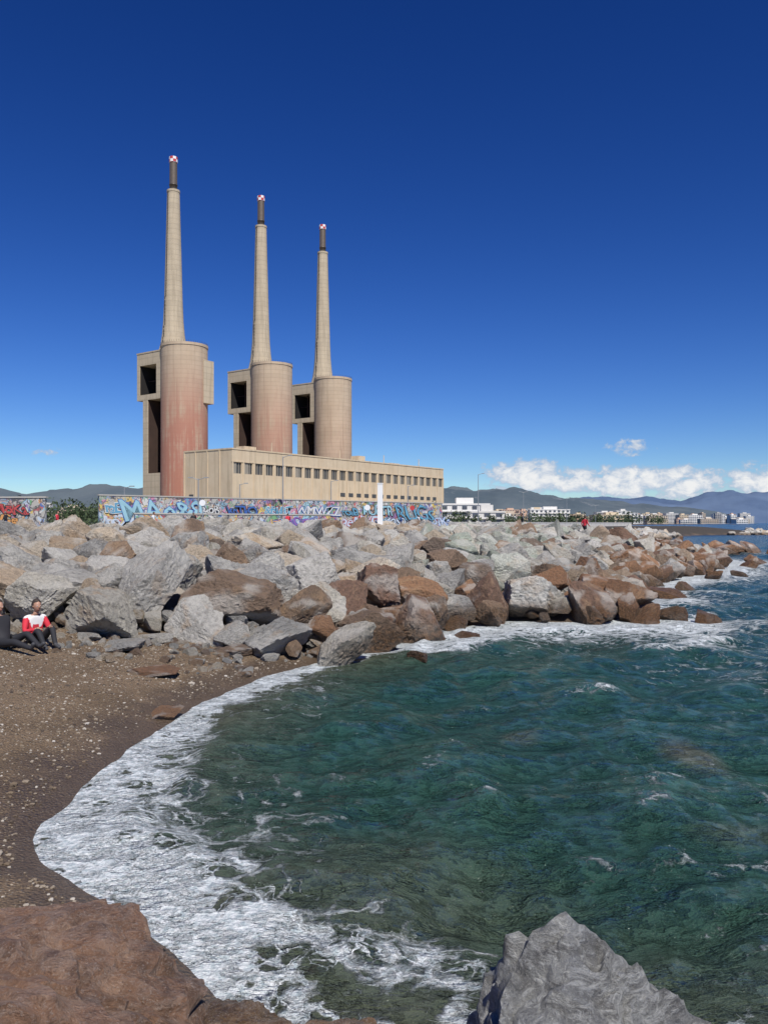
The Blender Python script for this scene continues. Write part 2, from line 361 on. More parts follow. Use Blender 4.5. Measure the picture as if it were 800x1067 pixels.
GZ=ground_z(np.array(ax),np.array(ay)); MD=mdist(np.array(ax),np.array(ay))
for x,y,s,z,M in zip(ax,ay,az,GZ,MD):
    if M>19: s*=.6
    place_rock('boulder',random.choice(RK),(x,y,z+.18*s+(random.uniform(0,.45) if M<11 else 0)),s*1.16,bw,rockcol(x,y,M))
print('rocks',len(ax))
fx=rng.uniform(-.6,.5,2400); fy=rng.uniform(16,45,2400); fx=fx*fy; fm_=mdist(fx,fy); fz=ground_z(fx,fy)
for x,y,M,z in zip(fx,fy,fm_,fz):
    if -.3<M<16: place_rock('boulder',random.choice(RK),(x,y,z+random.uniform(.05,.4)),random.uniform(.22,.6),bw,rockcol(x,y,M+2))
# far breakwater
fb=empty('distant_rock_breakwater')
for i in range(520):
    t=random.random(); x=46+56*t+random.uniform(-3,3); y=150+66*t**1.2+random.uniform(-5,8)
    M=float(mdist(np.array([x]),np.array([y]))[0])
    if M<-1: continue
    z=float(ground_z(x,y)); place_rock('boulder',random.choice(RK),(x,y,z+.3),random.uniform(1.4,2.6),fb,rockcol(x,y+30,5))
# outlying rocks in the sea
orx=empty('outlying_rocks')
for (x,y,s,z) in [(7.9,25.2,1.3,.05),(8.9,25.6,1.2,0),(8.3,26.6,1.1,.15),(9.3,27.6,.9,.0),(9.9,25.6,.8,-.05),(.75,18.6,.6,0),(2.2,21.6,.7,0),(11.5,33.5,1.2,0),(13.4,36.3,.9,0),(17.5,44,1.4,.1),(34,83,3,.1),(36,85,3,.2),(37.5,84,2.4,.1),(35,87,3,.1),(38.5,82,2,0),(24.5,56,1.4,0),(27,60,1.5,.1),(20.5,48,1,0),(33,79,2,0)]:
    place_rock('boulder',random.choice(RK),(x,y,z),s,orx,random.choice(RED),sc=(1.3,.9,.5))
# beach edge stones
be=empty('beach_stones')
for (x,y,s,c,sc) in [(-4.1,14.9,1.0,RED[0],(1.2,.8,.25)),(-5.2,16.6,1.2,GREY[2],(1.3,.8,.22)),(-3.35,12.7,.5,RED[1],(1,.8,.5)),(-6.0,16.9,.6,GREY[0],(1.1,.8,.5)),(-4.9,17.3,.7,GREY[3],(1.2,.9,.6)),(-3.2,17.2,.6,BRN[0],(1.2,.9,.5)),(-2.4,17.4,.5,GREY[1],(1,.9,.6)),(-7.6,16.7,.7,TAN[0],(1,.9,.6)),(-3.6,16.1,.35,GREY[0],(1,.9,.5)),(-2.7,15.9,.3,BRN[1],(1,.9,.5))]:
    place_rock('stone',random.choice(RK),(x,y,float(ground_z(x,y))+.03),s,be,c,sc=sc,rot=(0,0,random.uniform(0,6)))
for i in range(260):
    x=random.uniform(-10,-1.5); y=random.uniform(15.2,18.4); 
    if sdist(np.array([x]),np.array([y]))[0]<.4: continue
    place_rock('stone',random.choice(RK),(x,y,float(ground_z(x,y))+.01),random.uniform(.06,.3),be,random.choice(GREY+TAN+BRN))
# foreground rocks
def fgmat(name,crack,streak,light):
    fgm,n,b=mat(name)
    oi=n.n('ShaderNodeObjectInfo'); pos=n.n('ShaderNodeNewGeometry').outputs['Position']
    a1,_=n.noise(pos,2.2,8,.68,.5); a2,_=n.noise(pos,13,8,.75); a3,_=n.noise(pos,70,4,.8); a0,_=n.noise(pos,5.5,6,.7)
    st,_=n.noise(n.vmath('MULTIPLY',pos,(3,3,9)),2.0,8,.75,1.2)
    OC=oi.outputs['Color']
    c=n.mix(n.ss(a1,.35,.60),n.mix(.6,OC,(.03,.022,.017)),OC)
    c=n.mix(n.math('MULTIPLY',n.ss(st,.46,.60),streak),c,(.72,.72,.69))
    c=n.mix(n.math('MULTIPLY',n.ss(a2,.50,.64),.6),c,n.mix(.7,OC,(.02,.017,.014)))
    c=n.mix(n.math('MULTIPLY',n.ss(a0,.52,.64),.5),c,n.mix(.6,OC,light))
    c=n.mix(n.math('MULTIPLY',n.ss(a3,.53,.64),.55),c,n.mix(.5,OC,(.75,.72,.68)))
    n.set(b.inputs['Base Color'],c)
    wet=n.ss(n.math('ADD',n.sep(pos)[2],n.math('MULTIPLY',n.math('SUBTRACT',a1,.5),.4)),.40,.1)
    n.set(b.inputs['Roughness'],n.math('SUBTRACT',n.math('SUBTRACT',.75,n.math('MULTIPLY',a2,.35)),n.math('MULTIPLY',wet,.35)))
    h=n.math('ADD',n.math('ADD',n.math('MULTIPLY',a2,.75),n.math('MULTIPLY',a3,.2)),n.math('ADD',n.math('MULTIPLY',a1,.9),n.math('MULTIPLY',st,crack)))
    n.set(b.inputs['Normal'],n.bump(h,1.0,.12)); return fgm
FB=fgmat('brown_foreground_stone',.3,.12,(.70,.50,.37)); FG=fgmat('grey_foreground_stone',.6,.8,(.68,.68,.65))
def fg(name,seed,planes,loc,sc,rz,col,m,p=40,rough=.04,fine=.022,chip=.05,sharp=32):
    me=rock_mesh(name,seed,6,p=p,rough=rough,planes=planes,mt=m,fine=fine,chip=chip,sharp=sharp)
    o=bpy.data.objects.new(name,me); o.location=loc;o.scale=sc;o.rotation_euler=(0,0,rz);o.color=(*col,1); return link(o)
slab=[(0,.12,1,.62),(1,.1,.25,.95),(-1,0,.2,1.1),(0,1,.35,.85),(0,-1,.2,1),(.7,.7,.3,.86),(-.5,.8,.3,.95),(0,0,-1,1),(.8,-.5,.3,1),(.55,.1,.8,.8),(-.2,.5,.8,.78)]
fg('foreground_boulder',3,slab,(-2.2,4.35,.06),(1.42,1.05,1.2),-.12,(.40,.225,.135),FB,rough=.08,fine=.035,chip=.08)
fg('foreground_boulder',5,slab,(-.95,4.62,-.05),(.55,.45,.36),.5,(.27,.165,.085),FB,rough=.12,fine=.04)
fg('foreground_boulder',8,slab,(-.25,4.62,-.08),(.62,.36,.33),-.1,(.28,.17,.085),FB,rough=.12,fine=.04)
fg('foreground_boulder',9,slab,(.32,4.45,-.08),(.4,.4,.33),.9,(.25,.16,.085),FB,rough=.1,fine=.04)
crag=[(-1,.05,.28,.62),(-.75,-.65,.3,.72),(.45,-.35,.85,.64),(.5,.35,.8,.62),(.15,-1,.45,.72),(.0,1,.3,.7),(1,0,.25,1.5),(0,0,-1,1),(-.2,.7,.75,.72),(.9,-.6,.2,1.45),(.2,-.75,.65,.68),(-.5,-.2,.85,.8)]
fg('grey_crag_rock',12,crag,(1.06,3.98,-.08),(1.12,.9,1.38),.0,(.36,.36,.345),FG,p=90,rough=.05,fine=.03,chip=.09,sharp=28)
# pebbles
PN=30000; X=rng.uniform(-8.5,-.8,PN);Y=rng.uniform(4.5,17.8,PN); D=sdist(X,Y); M=mdist(X,Y); 
cl=lump(X,Y,1.3); k=(D>.2)&(M<.2)&(rng.uniform(0,1,PN)<(.35+.4*(cl>.15)+.4*(Y>14))); X,Y=X[k],Y[k]; Z=ground_z(X,Y)
bm=bmesh.new(); bmesh.ops.create_icosphere(bm,subdivisions=1,radius=1); bv=np.array([v.co[:] for v in bm.verts]); bf=np.array([[v.index for v in f.verts] for f in bm.faces]); bm.free()
sc=(rng.uniform(.005,.013,len(X))*(1+rng.exponential(.65,len(X))))[:,None]*rng.uniform(.6,1.2,(len(X),3)); sc[:,2]*=.6
V=(bv[None]*sc[:,None,:]*rng.uniform(.85,1.15,(len(X),12,1)))+np.stack([X,Y,Z+.003],-1)[:,None,:]
Fc=(bf[None]+(np.arange(len(X))*12)[:,None,None]).reshape(-1,3)
pm,n,b=mat('pebble_stone'); pp=n.n('ShaderNodeNewGeometry').outputs['Random Per Island']
n.set(b.inputs['Base Color'],n.ramp(pp,[(0,(.06,.045,.035)),(.5,(.17,.125,.08)),(.82,(.32,.27,.21)),(1,(.50,.46,.40))])); b.inputs['Roughness'].default_value=.8
meshobj('pebbles',V.reshape(-1,3),Fc.tolist(),[pm],smooth=False)
# ------------------------------------------------------------------ power station
def concrete(name,c1,c2,lines=1.5,pink=0):
    m,n,b=mat(name); tc=n.n('ShaderNodeTexCoord').outputs['Object']; x,y,z=n.sep(tc)
    a,_=n.noise(tc,.12,6,.65); s,_=n.noise(n.vmath('MULTIPLY',tc,(1,1,.06)),.55,5,.65); f,_=n.noise(tc,2.2,5,.7)
    c=n.mix(n.ss(a,.3,.7),c1,c2)
    c=n.mix(n.math('MULTIPLY',n.ss(s,.48,.7),.42),c,tuple(q*.45 for q in c1))
    if lines:
        fr=n.math('FRACT',n.math('DIVIDE',z,lines)); ln=n.math('ADD',n.ss(fr,.14,0),n.ss(fr,.86,1))
        c=n.mix(n.math('MULTIPLY',ln,.28),c,tuple(q*.5 for q in c1))
        wn=n.n('ShaderNodeTexWhiteNoise',noise_dimensions='1D'); n.set(wn.inputs['W'],n.math('FLOOR',n.math('DIVIDE',z,lines)))
        c=n.mix(n.math('MULTIPLY',wn.outputs['Value'],.25),c,tuple(q*.6 for q in c2))
    if pink:
        pf=n.math('MULTIPLY',n.ss(z,96,45),n.ss(n.math('ADD',s,n.math('MULTIPLY',a,.7)),.6,.9))
        pf=n.math('ADD',n.math('MULTIPLY',pf,.7),n.math('MULTIPLY',n.ss(z,105,60),.22)); c=n.mix(n.math('MULTIPLY',pf,pink),c,(.40,.16,.11))
    c=n.mix(n.math('MULTIPLY',f,.15),c,tuple(q*.5 for q in c1))
    n.set(b.inputs['Base Color'],c); b.inputs['Roughness'].default_value=.92; n.set(b.inputs['Normal'],n.bump(f,.4,.15)); return m
cc_cyl=[concrete('concrete_drum',(.50,.385,.27),(.58,.465,.335),2.4,p) for p in (1.0,.7,.25)]
cc_box=concrete('concrete_frame',(.52,.425,.30),(.58,.485,.35),3.2); cc_stack=concrete('concrete_chimney',(.50,.41,.29),(.57,.475,.34),2.8)
cc_hall=concrete('concrete_hall',(.60,.475,.32),(.66,.54,.38),0)
rust_shade=simple('rusty_painted_shade',(.05,.028,.02),.9,.5,.15); dark=simple('painted_shade_dark',(.015,.013,.012),.9,.3,.3)  # both colours paint shade onto inner walls; the recess one keeps a rust tint
metal=simple('metal_flue',(.12,.10,.085),.45,.3,.5,.4); redp=simple('red_paint',(.5,.05,.05),.6); whp=simple('white_paint',(.8,.8,.8),.6)
def tower(cx,cy,k):
    t=empty('power_station_chimney_tower',(cx,cy,0),0)
    # local frame: x axis = inland side, y axis = end facing the beach
    rz=math.atan2(.59,-.81)
    root=(0,0,rz)
    B=MB(); B.lathe([(12.5,0),(12.4,50),(12.3,97),(12.6,97),(12.6,98.4),(11.9,98.4),(11.9,97.6),(4,97.6)],-9,0,96,cap=False)
    B.obj('drum',[cc_cyl[k]],t,True,rot=root).data.set_sharp_from_angle(angle=.5)
    B=MB(); B.lathe([(8.3,95),(7.4,98),(6.7,101),(6.0,106),(5.4,113),(4.9,125),(3.35,183),(3.55,183),(3.55,184.2),(2.2,184.2)],0,0,64,cap=True)
    B.obj('chimney',[cc_stack],t,True,rot=root).data.set_sharp_from_angle(angle=.5)
    B=MB(); B.lathe([(2.1,184.3),(2.1,187),(2.3,187),(2.3,187.5),(2.1,187.5),(2.05,199)],0,0,32); B.obj('flue_pipe',[metal],t,True,rot=root)
    B=MB(); B.lathe([(2.1,199.2),(2.3,199.5),(2.3,201),(2.3,202.4)],0,0,16,mf=lambda i,j:(i//2+j)%2); B.obj('checkered_cap',[redp,whp],t,rot=root)
    B=MB() # ladder
    for z in range(100,184,2):
        r=(6.9 if z<104 else 6.3 if z<110 else 5.5 if z<125 else 4.9-(z-125)*.0267)+.2; B.box(-.2,.2,r-.1,r+.1,z,z+1.4)
    B.obj('ladder',[metal],t,rot=root)
    B=MB(); y0,y1=-9,9
    B.box(-6,19.5,y0,-3,70,95.5)
    B.box(-6,3.2,-3,y1,70,95.5); B.box(17.2,19.5,-3,y1,70,95.5)
    B.box(3.2,17.2,-3,y1,70,73.0); B.box(3.2,17.2,-3,y1,89,95.5)
    B.box(10.4,14.5,y0,y1-.05,0,70)           # outer leg
    B.box(-6,10.4,y0,y0+4,0,70)               # back wall
    B.box(-6,10.4,y0+4,y1-.06,0,30)
    B.box(14.5,17.5,y0,-2,0,70)
    B.box(-6,15.5,9.0,10.3,0,12)
    B.box(-6.2,19.7,y0-.2,y1+.2,95.5,96.2)
    B.obj('frame_block',[cc_box],t,rot=root)
    B=MB(); B.box(3.21,17.19,-2.99,-2.5,73.01,88.99); B.box(16.7,17.19,-2.5,8.6,73.01,88.99); B.box(3.21,16.7,-2.5,8.2,73.01,73.3); B.obj('opening_shade_lining',[dark],t,rot=root)  # added dark sheets stand in for shade inside the opening
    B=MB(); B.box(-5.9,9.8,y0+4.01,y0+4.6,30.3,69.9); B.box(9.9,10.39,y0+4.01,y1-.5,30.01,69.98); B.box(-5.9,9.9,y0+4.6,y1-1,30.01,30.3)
    B.obj('recess_shade_lining',[rust_shade],t,rot=root)  # added lining, its dark colour stands in for recess shade
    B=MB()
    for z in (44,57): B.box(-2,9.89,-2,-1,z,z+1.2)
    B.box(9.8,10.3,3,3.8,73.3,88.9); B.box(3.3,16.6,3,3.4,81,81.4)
    B.obj('recess_beams',[rust_shade],t,rot=root)
    if k==0:
        B=MB(); B.box(-21.6,-9,-9.5,-2.5,67,90); B.obj('rear_block',[cc_box],t,rot=root)
    B=MB()
    for a in range(0,360,6):
        r=12.2; x=-9+r*math.cos(math.radians(a));y=r*math.sin(math.radians(a)); B.box(x-.05,x+.05,y-.05,y+.05,98.4,99.6)
    B.obj('roof_railing',[metal],t,rot=root)
for k,(x,y) in enumerate([(-114.7,452),(-75,506),(-41,555)]): tower(x,y,k)
# turbine hall ; local x along u (length), local y = +w (depth)
hall=empty('turbine_hall',(-71.4,390,0),math.atan2(.81,.59))
L,Wd,H=187,34,38.3
B=MB(); B.box(0.9,L-.9,.9,Wd-.9,0,37.4)
nb=26; bwid=L/nb
B.box(0,L,0,.9,0,26.5); B.box(0,L,0,.9,31.8,H)
for i in range(nb+1):
    xx=i*bwid; B.box(max(0,xx-1.05),min(L,xx+1.05),0,.9,26.5,31.8)
B.box(0,.9,.9,Wd,0,H); B.box(L-.9,L,.9,Wd,0,H); B.box(.9,L-.9,Wd-.9,Wd,0,H)
B.box(-.25,L+.25,-.25,0,31.9,32.5); B.box(-.25,L+.25,-.25,0,H-.5,H+.2)
B.box(-.25,0,0,Wd,H-.5,H+.2); B.box(L,L+.25,0,Wd,H-.5,H+.2)
for i in range(nb+1):
    xx=min(max(i*bwid,.3),L-.3); B.box(xx-.28,xx+.28,-.32,0,8,31.9)
for yy in (8.5,17,25.5,33.6): B.box(-.3,0,yy-.3,yy+.3,0,H-.5)
B.box(-6,0,22,Wd+4,0,12); B.box(15,60,-7,-.4,0,10.5); B.box(75,140,-9,-.4,0,13)
B.obj('walls',[cc_hall],hall)
gl=simple('window_glass_dark',(.07,.07,.07),.3,.4,.6); trm=simple('louver_metal',(.3,.27,.22),.6,.2,.4)
B=MB(); B.box(1,L-1,.6,.88,26.5,31.8); B.obj('window_band',[gl],hall)
B=MB()
for i in range(nb):
    for q in (.36,.64): xx=i*bwid+bwid*q; B.box(xx-.14,xx+.14,.2,.6,26.5,31.8)
    if random.random()<.5: B.box(i*bwid+1.2,i*bwid+1.2+random.uniform(1,3),.3,.55,26.6,31.7)
B.obj('mullions',[trm],hall)
B=MB()
for i in range(nb):
    if 10<i<25: B.box(i*bwid+1.6,(i+1)*bwid-1.6,-.1,-.004,17.5,19.6)
for i in range(20): B.box(76+i*3.2,78+i*3.2,-9.2,-9.01,8.2,11.2)
B.box(-.15,-.01,3,6,3,9); B.box(-.15,-.01,27,30,14,17)
B.obj('louvers',[gl],hall)
B=MB()
for x0,y0,w_,h_ in [(20,12,8,4),(60,18,14,3),(110,10,6,5),(150,16,10,3.4)]: B.box(x0,x0+w_,y0,y0+6,37.4,37.4+h_)
for x0 in (35,90,132,170): B.tube((x0,8,37),(x0,8,44),.3,.2)
B.obj('roof_units',[cc_hall],hall)
# low annexes left of the hall
B=MB(); B.box(-14,14,-6,6,0,13); B.box(-14.3,14.3,-6.3,-6,12.2,13.4)
for i in range(7): B.box(-12+i*3.6,-10+i*3.6,-6.05,-6.001,7.5,9.8,1)
B.obj('annex_building',[cc_hall,gl],None,loc=(-107,415,0),rot=(0,0,-.1))
# ------------------------------------------------------------------ graffiti walls
PAL=[(.62,.62,.6),(.05,.13,.40),(.48,.07,.07),(.12,.32,.46),(.56,.22,.34),(.68,.48,.08),(.12,.35,.14),(.04,.04,.045),(.28,.12,.34),(.62,.30,.10),(.30,.52,.60),(.48,.56,.66)]
gm_,n,b=mat('graffiti_painted_concrete'); tc=n.n('ShaderNodeTexCoord').outputs['Object']
wv=n.vmath('ADD',tc,n.vmath('MULTIPLY',n.noise(tc,1.1,3,.6)[1],(1.4,0,1.4))); cells=n.vor(n.vmath('MULTIPLY',wv,(.8,0,1.1)),.85)
rr=n.sep(cells[1])[0]
c=n.ramp(rr,[(i/12,PAL[(i*5)%12]) for i in range(12)],'CONSTANT')
c=n.mix(n.ss(n.noise(tc,.25,3)[0],.44,.56),c,(.44,.42,.38))
c2=n.ramp(n.sep(n.vor(wv,2.6)[1])[1],[(i/12,PAL[(i*7+2)%12]) for i in range(12)],'CONSTANT')
c=n.mix(n.ss(n.noise(wv,1.7,4)[0],.5,.53),c,c2)
ed=n.vor(wv,1.6,'DISTANCE_TO_EDGE')[0]; c=n.mix(n.ss(ed,.05,.03),c,(.05,.05,.07))
c=n.mix(n.math('MULTIPLY',n.noise(tc,.9,6,.7)[0],.35),c,(.38,.36,.33))
n.set(b.inputs['Base Color'],c); b.inputs['Roughness'].default_value=.85
pm_=[simple('spray_paint',p,.7,.35,1.2) for p in PAL]
def textmesh(body,size,off):
    cu=bpy.data.curves.new('tag','FONT'); cu.body=body; cu.size=size; cu.offset=off; cu.resolution_u=2; cu.space_character=.86; cu.shear=random.uniform(-.35,.35)
    o=bpy.data.objects.new('tag',cu); S.collection.objects.link(o); dg=bpy.context.evaluated_depsgraph_get()
    me=bpy.data.meshes.new_from_object(o.evaluated_get(dg)); bpy.data.objects.remove(o)
    return me
def wobble(me,seed):
    for v in me.vertices:
        q=Vector((v.co.x*1.3+seed,v.co.y*1.3,seed)); v.co.x+=noise.noise(q)*.28; v.co.y+=noise.noise(q+Vector((9,9,9)))*.28
def wall(name,ax,ay,bx,by,h,pal,z0=2.15):
    L=math.hypot(bx-ax,by-ay); e=empty(name,(ax,ay,z0),math.atan2(by-ay,bx-ax))
    B=MB(); seg=int(L/6)+1
    for i in range(seg):
        x0=i*L/seg; B.box(x0,x0+L/seg-.03,0,.3,0,h)
    B.obj('panels',[gm_],e)
    B=MB(); B.box(-.1,L+.1,-.06,.36,h+.003,h+.14); B.obj('coping',[simple('coping_concrete',(.42,.4,.36))],e)
    j=0
    for row in range(2 if h>2 else 1):
        x=random.uniform(.2,1)
        while x<L-3:
            body=''.join(random.choice('SKEROANBUGZTMWHXseakrgo&8') for _ in range(random.randint(2,5))); sz=random.uniform(.34,.62)*h*(1.5 if random.random()<.15 else 1)
            st=random.getstate(); m1=textmesh(body,sz,.075); random.setstate(st); m2=textmesh(body,sz,.015); sd_=random.uniform(0,50)
            wobble(m1,sd_); wobble(m2,sd_)
            wd=max(v.co.x for v in m1.vertices) if len(m1.vertices) else 2
            oc=random.choice([7,0,1,2]); fc=random.choice(pal)
            zb=(random.uniform(.35,.7) if row==0 else h*.5+random.uniform(-.1,.15)); zb=min(zb,h-.78*sz)
            for q,(mm,ci) in enumerate(((m1,oc),(m2,fc if fc!=oc else 0))):
                mm.materials.append(pm_[ci]); o=bpy.data.objects.new('graffiti_tag',mm); o.location=(x,-.02-.006*((j%5)*2+q)-.06*row,max(.1,zb)); o.rotation_euler=(math.radians(90),0,0)
                o.scale=(1.1,.95,1); link(o,e)
            x+=wd*random.uniform(.9,1.2)+random.uniform(0,1.6); j+=1
wall('graffiti_wall',-29.5,86,8.6,122,3.7,[0,0,3,10,1,4,11,11,3,1])
wall('graffiti_wall',-43,73,-29,71,3.0,[5,5,2,6,9,4])
wall('graffiti_wall',-24,80,-6,93,1.7,[2,4,9,8,0,3])
# ------------------------------------------------------------------ white post, lamps, signs
B=MB(); B.box(-.17,.17,-.11,.11,0,3.35); B.box(-.19,.19,-.135,.135,3.35,3.41); B.box(-.3,.3,-.22,.22,-.2,.12)
B.obj('white_marker_post',[simple('post_white',(.8,.8,.78),.5,.05)],loc=(-.25,54,2.2))
pole=simple('galvanised_pole',(.32,.33,.34),.5,.1,3,.3)
def lamp(x,y,h,double=False):
    B=MB(); B.tube((0,0,0),(0,0,h),.09,.05,10); B.lathe([(.2,0),(.2,.35),(.12,.5)],0,0,12)
    for s in ((1,-1) if double else (1,)):
        B.tube((0,0,h-.1),(.7*s,0,h+.12),.04,.03); B.box(min(.6*s,1.1*s),max(.6*s,1.1*s),-.12,.12,h+.08,h+.18,0)
    B.obj('street_lamp',[pole,whp],loc=(x,y,2.2))
for (px_,top,d,db) in [(295,474,98,0),(207,497,90,1),(498,493,150,0),(545,512,200,1),(130,506,92,0),(590,518,230,0),(425,505,130,0),(345,500,125,0),(620,526,260,1),(250,503,110,0)]:
    lamp((px_-400)/863*d,d,(545-top)/863*d+.6,db)
def sign(x,y,h,m):
    B=MB(); B.tube((0,0,0),(0,0,h),.04,.04); B.lathe([(0.001,-.02),(.26,-.02),(.26,.02),(.001,.02)],0,0,20,m=1,cap=False)
    nv=80
    for i in range(len(B.v)-nv,len(B.v)):
        a=B.v[i]; B.v[i]=(a[0],a[2]-.07,a[1]+h-.3)
    B.obj('traffic_sign',[pole,m],loc=(x,y,2.2))
sign(-15.3,70,2.8,whp); sign(-1.5,75,2.5,whp); sign(3,88,2.7,redp)
# ------------------------------------------------------------------ people
def tri(name,col): return simple(name,col,.8,.15,12)
skin=simple('skin',(.42,.23,.155),.5,.08,9)
def body_mesh(J,E,R,regions,mats):
    names=list(J); me=bpy.data.meshes.new('body'); me.from_pydata([J[k] for k in names],[(names.index(a),names.index(b_)) for a,b_ in E],[])
    o=bpy.data.objects.new('tmp',me); S.collection.objects.link(o); md=o.modifiers.new('s','SKIN'); md.use_smooth_shade=True
    for i,k in enumerate(names):
        me.skin_vertices[0].data[i].radius=(R[k],R[k]); me.skin_vertices[0].data[i].use_root=(k=='pelvis')
    sb=o.modifiers.new('u','SUBSURF'); sb.levels=2; sb.render_levels=2
    dg=bpy.context.evaluated_depsgraph_get(); dg.update(); res=bpy.data.meshes.new_from_object(o.evaluated_get(dg)); bpy.data.objects.remove(o)
    res.materials.clear()
    for m in mats: res.materials.append(m)
    segs=[(Vector(J[a]),Vector(J[b_]),regions[(a,b_)]) for a,b_ in E]
    for p in res.polygons:
        c=p.center; best=1e9
        for a,b_,m in segs:
            d=b_-a; t=max(0,min(1,(c-a).dot(d)/max(d.length_squared,1e-9))); q=(a+d*t-c).length
            if q<best: best=q; p.material_index=m
        p.use_smooth=True
    return res
POSE={
'sit':dict(pelvis=(0,0,.13),waist=(-.06,0,.28),chest=(-.03,0,.48),neck=(.03,0,.63),skull=(.06,0,.72),shL=(-.01,.18,.56),elL=(.10,.25,.33),wrL=(.31,.16,.40),shR=(-.01,-.18,.56),elR=(.10,-.25,.33),wrR=(.31,-.13,.38),hipL=(.03,.1,.12),knL=(.40,.15,.42),anL=(.58,.13,.09),toL=(.74,.15,.04),hipR=(.03,-.1,.12),knR=(.43,-.14,.38),anR=(.66,-.12,.09),toR=(.82,-.14,.05)),
'recline':dict(pelvis=(0,0,.13),waist=(-.12,0,.25),chest=(-.2,0,.44),neck=(-.22,0,.6),skull=(-.21,0,.69),shL=(-.2,.18,.54),elL=(-.3,.27,.3),wrL=(-.33,.28,.06),shR=(-.2,-.18,.54),elR=(-.3,-.27,.3),wrR=(-.33,-.28,.06),hipL=(.03,.1,.12),knL=(.42,.14,.3),anL=(.78,.12,.08),toL=(.9,.14,.17),hipR=(.03,-.1,.12),knR=(.42,-.12,.17),anR=(.84,-.1,.08),toR=(.93,-.12,.2)),
'walk':dict(pelvis=(0,0,.93),waist=(0,0,1.08),chest=(.01,0,1.3),neck=(.02,0,1.47),skull=(.04,0,1.55),shL=(.01,.18,1.41),elL=(-.1,.24,1.14),wrL=(.02,.24,.92),shR=(.01,-.18,1.41),elR=(.08,-.24,1.13),wrR=(.26,-.2,1.0),hipL=(0,.1,.9),knL=(.2,.11,.5),anL=(.26,.1,.09),toL=(.43,.11,.05),hipR=(0,-.1,.9),knR=(.0,-.1,.48),anR=(-.28,-.1,.14),toR=(-.16,-.11,.03))}
ED=[('pelvis','waist'),('waist','chest'),('chest','neck'),('neck','skull'),('chest','shL'),('shL','elL'),('elL','wrL'),('chest','shR'),('shR','elR'),('elR','wrR'),('pelvis','hipL'),('hipL','knL'),('knL','anL'),('anL','toL'),('pelvis','hipR'),('hipR','knR'),('knR','anR'),('anR','toR')]
RAD=dict(pelvis=.14,waist=.125,chest=.15,neck=.06,skull=.06,shL=.075,shR=.075,elL=.048,elR=.048,wrL=.032,wrR=.032,hipL=.1,hipR=.1,knL=.065,knR=.065,anL=.045,anR=.045,toL=.035,toR=.035)
REG={e:0 for e in ED}
for e in [('neck','skull')]: REG[e]=2
for e in [('pelvis','hipL'),('pelvis','hipR'),('hipL','knL'),('hipR','knR'),('knL','anL'),('knR','anR')]: REG[e]=1
for e in [('anL','toL'),('anR','toR')]: REG[e]=3
white_eye=simple('eye_white',(.8,.8,.78)); shoe=simple('shoe',(.05,.05,.055)); 
def person(name,pose,loc,rz,top,legs,hair,scale=1,trim=None):
    e=empty(name,loc,rz); e.scale=(scale,)*3; J=POSE[pose]
    reg=dict(REG); mats=[top,legs,skin,shoe]
    if trim: mats.append(trim); reg[('chest','shL')]=4; reg[('chest','shR')]=4; reg[('chest','neck')]=4
    o=bpy.data.objects.new('body',body_mesh(J,ED,RAD,reg,mats)); link(o,e)
    hx,hy,hz=J['skull']; c=(hx+.015,hy,hz+.085); B=MB()
    B.ell(c,(.095,.075,.12),0,3,lambda q:Vector((q.x,q.y*(1-.18*max(0,-q.z)),q.z)))
    B.ell((c[0]-.018,c[1],c[2]+.026),(.106,.09,.122),1,3,lambda q:q if (q.x<.35 or q.z>.45) and q.z>-.6 else q*.7)
    B.tube((c[0]+.088,c[1],c[2]+.015),(c[0]+.112,c[1],c[2]-.025),.009,.016,6,0)
    for s in(1,-1):
        B.ell((c[0]+.083,c[1]+s*.03,c[2]+.005),(.012,.014,.009),2,1); B.ell((c[0]+.092,c[1]+s*.03,c[2]+.005),(.005,.006,.006),3,1)
        B.ell((c[0],c[1]+s*.078,c[2]-.005),(.018,.01,.03),0,1)
    B.ell((c[0]+.086,c[1],c[2]-.058),(.01,.024,.007),4,1)
    B.obj('head',[skin,hair,white_eye,shoe,simple('lips',(.4,.13,.11))],e,True)
    for s,k in((1,'L'),(-1,'R')):
        wv=Vector(J['wr'+k]); d=(wv-Vector(J['el'+k])).normalized(); side=Vector((0,1,0)); side=(side-d*side.dot(d)).normalized(); up=d.cross(side)
        B=MB(); pc=wv+d*.045; B.tube(wv-d*.02,wv+d*.03,.026,.036,8); B.tube(wv+d*.03,wv+d*.085,.036,.034,8)
        for i,(off,ln) in enumerate([(-.027,.062),(-.009,.075),(.009,.07),(.027,.055)]):
            p=wv+d*.08+side*off; q=p+d*ln*.55-up*.008; B.tube(p,q,.0095,.0085,6); B.tube(q,q+d*ln*.4-up*.022,.0085,.0065,6)
        p=wv+d*.025-side*s*.03; q=p+d*.03-side*s*.025; B.tube(p,q,.011,.01,6); B.tube(q,q+d*.032,.01,.007,6)
        B.obj('hand',[skin],e,True)
    return e
red=tri('red_fabric',(.6,.03,.05)); blk=tri('black_fabric',(.02,.02,.024)); wht=tri('white_fabric',(.75,.74,.72)); blu=tri('blue_fabric',(.05,.1,.3)); gry=tri('grey_fabric',(.25,.25,.27))
hg=simple('grey_hair',(.16,.14,.125)); hb=simple('brown_hair',(.04,.027,.02))
def gzp(x,y): return float(ground_z(x,y))
person('seated_person','sit',(-6.6,15.7,gzp(-6.6,15.7)-.03),-.75,red,blk,hb,.97,wht)
person('seated_person','recline',(-6.98,15.3,gzp(-6.98,15.3)-.02),-.5,blk,blk,hb)
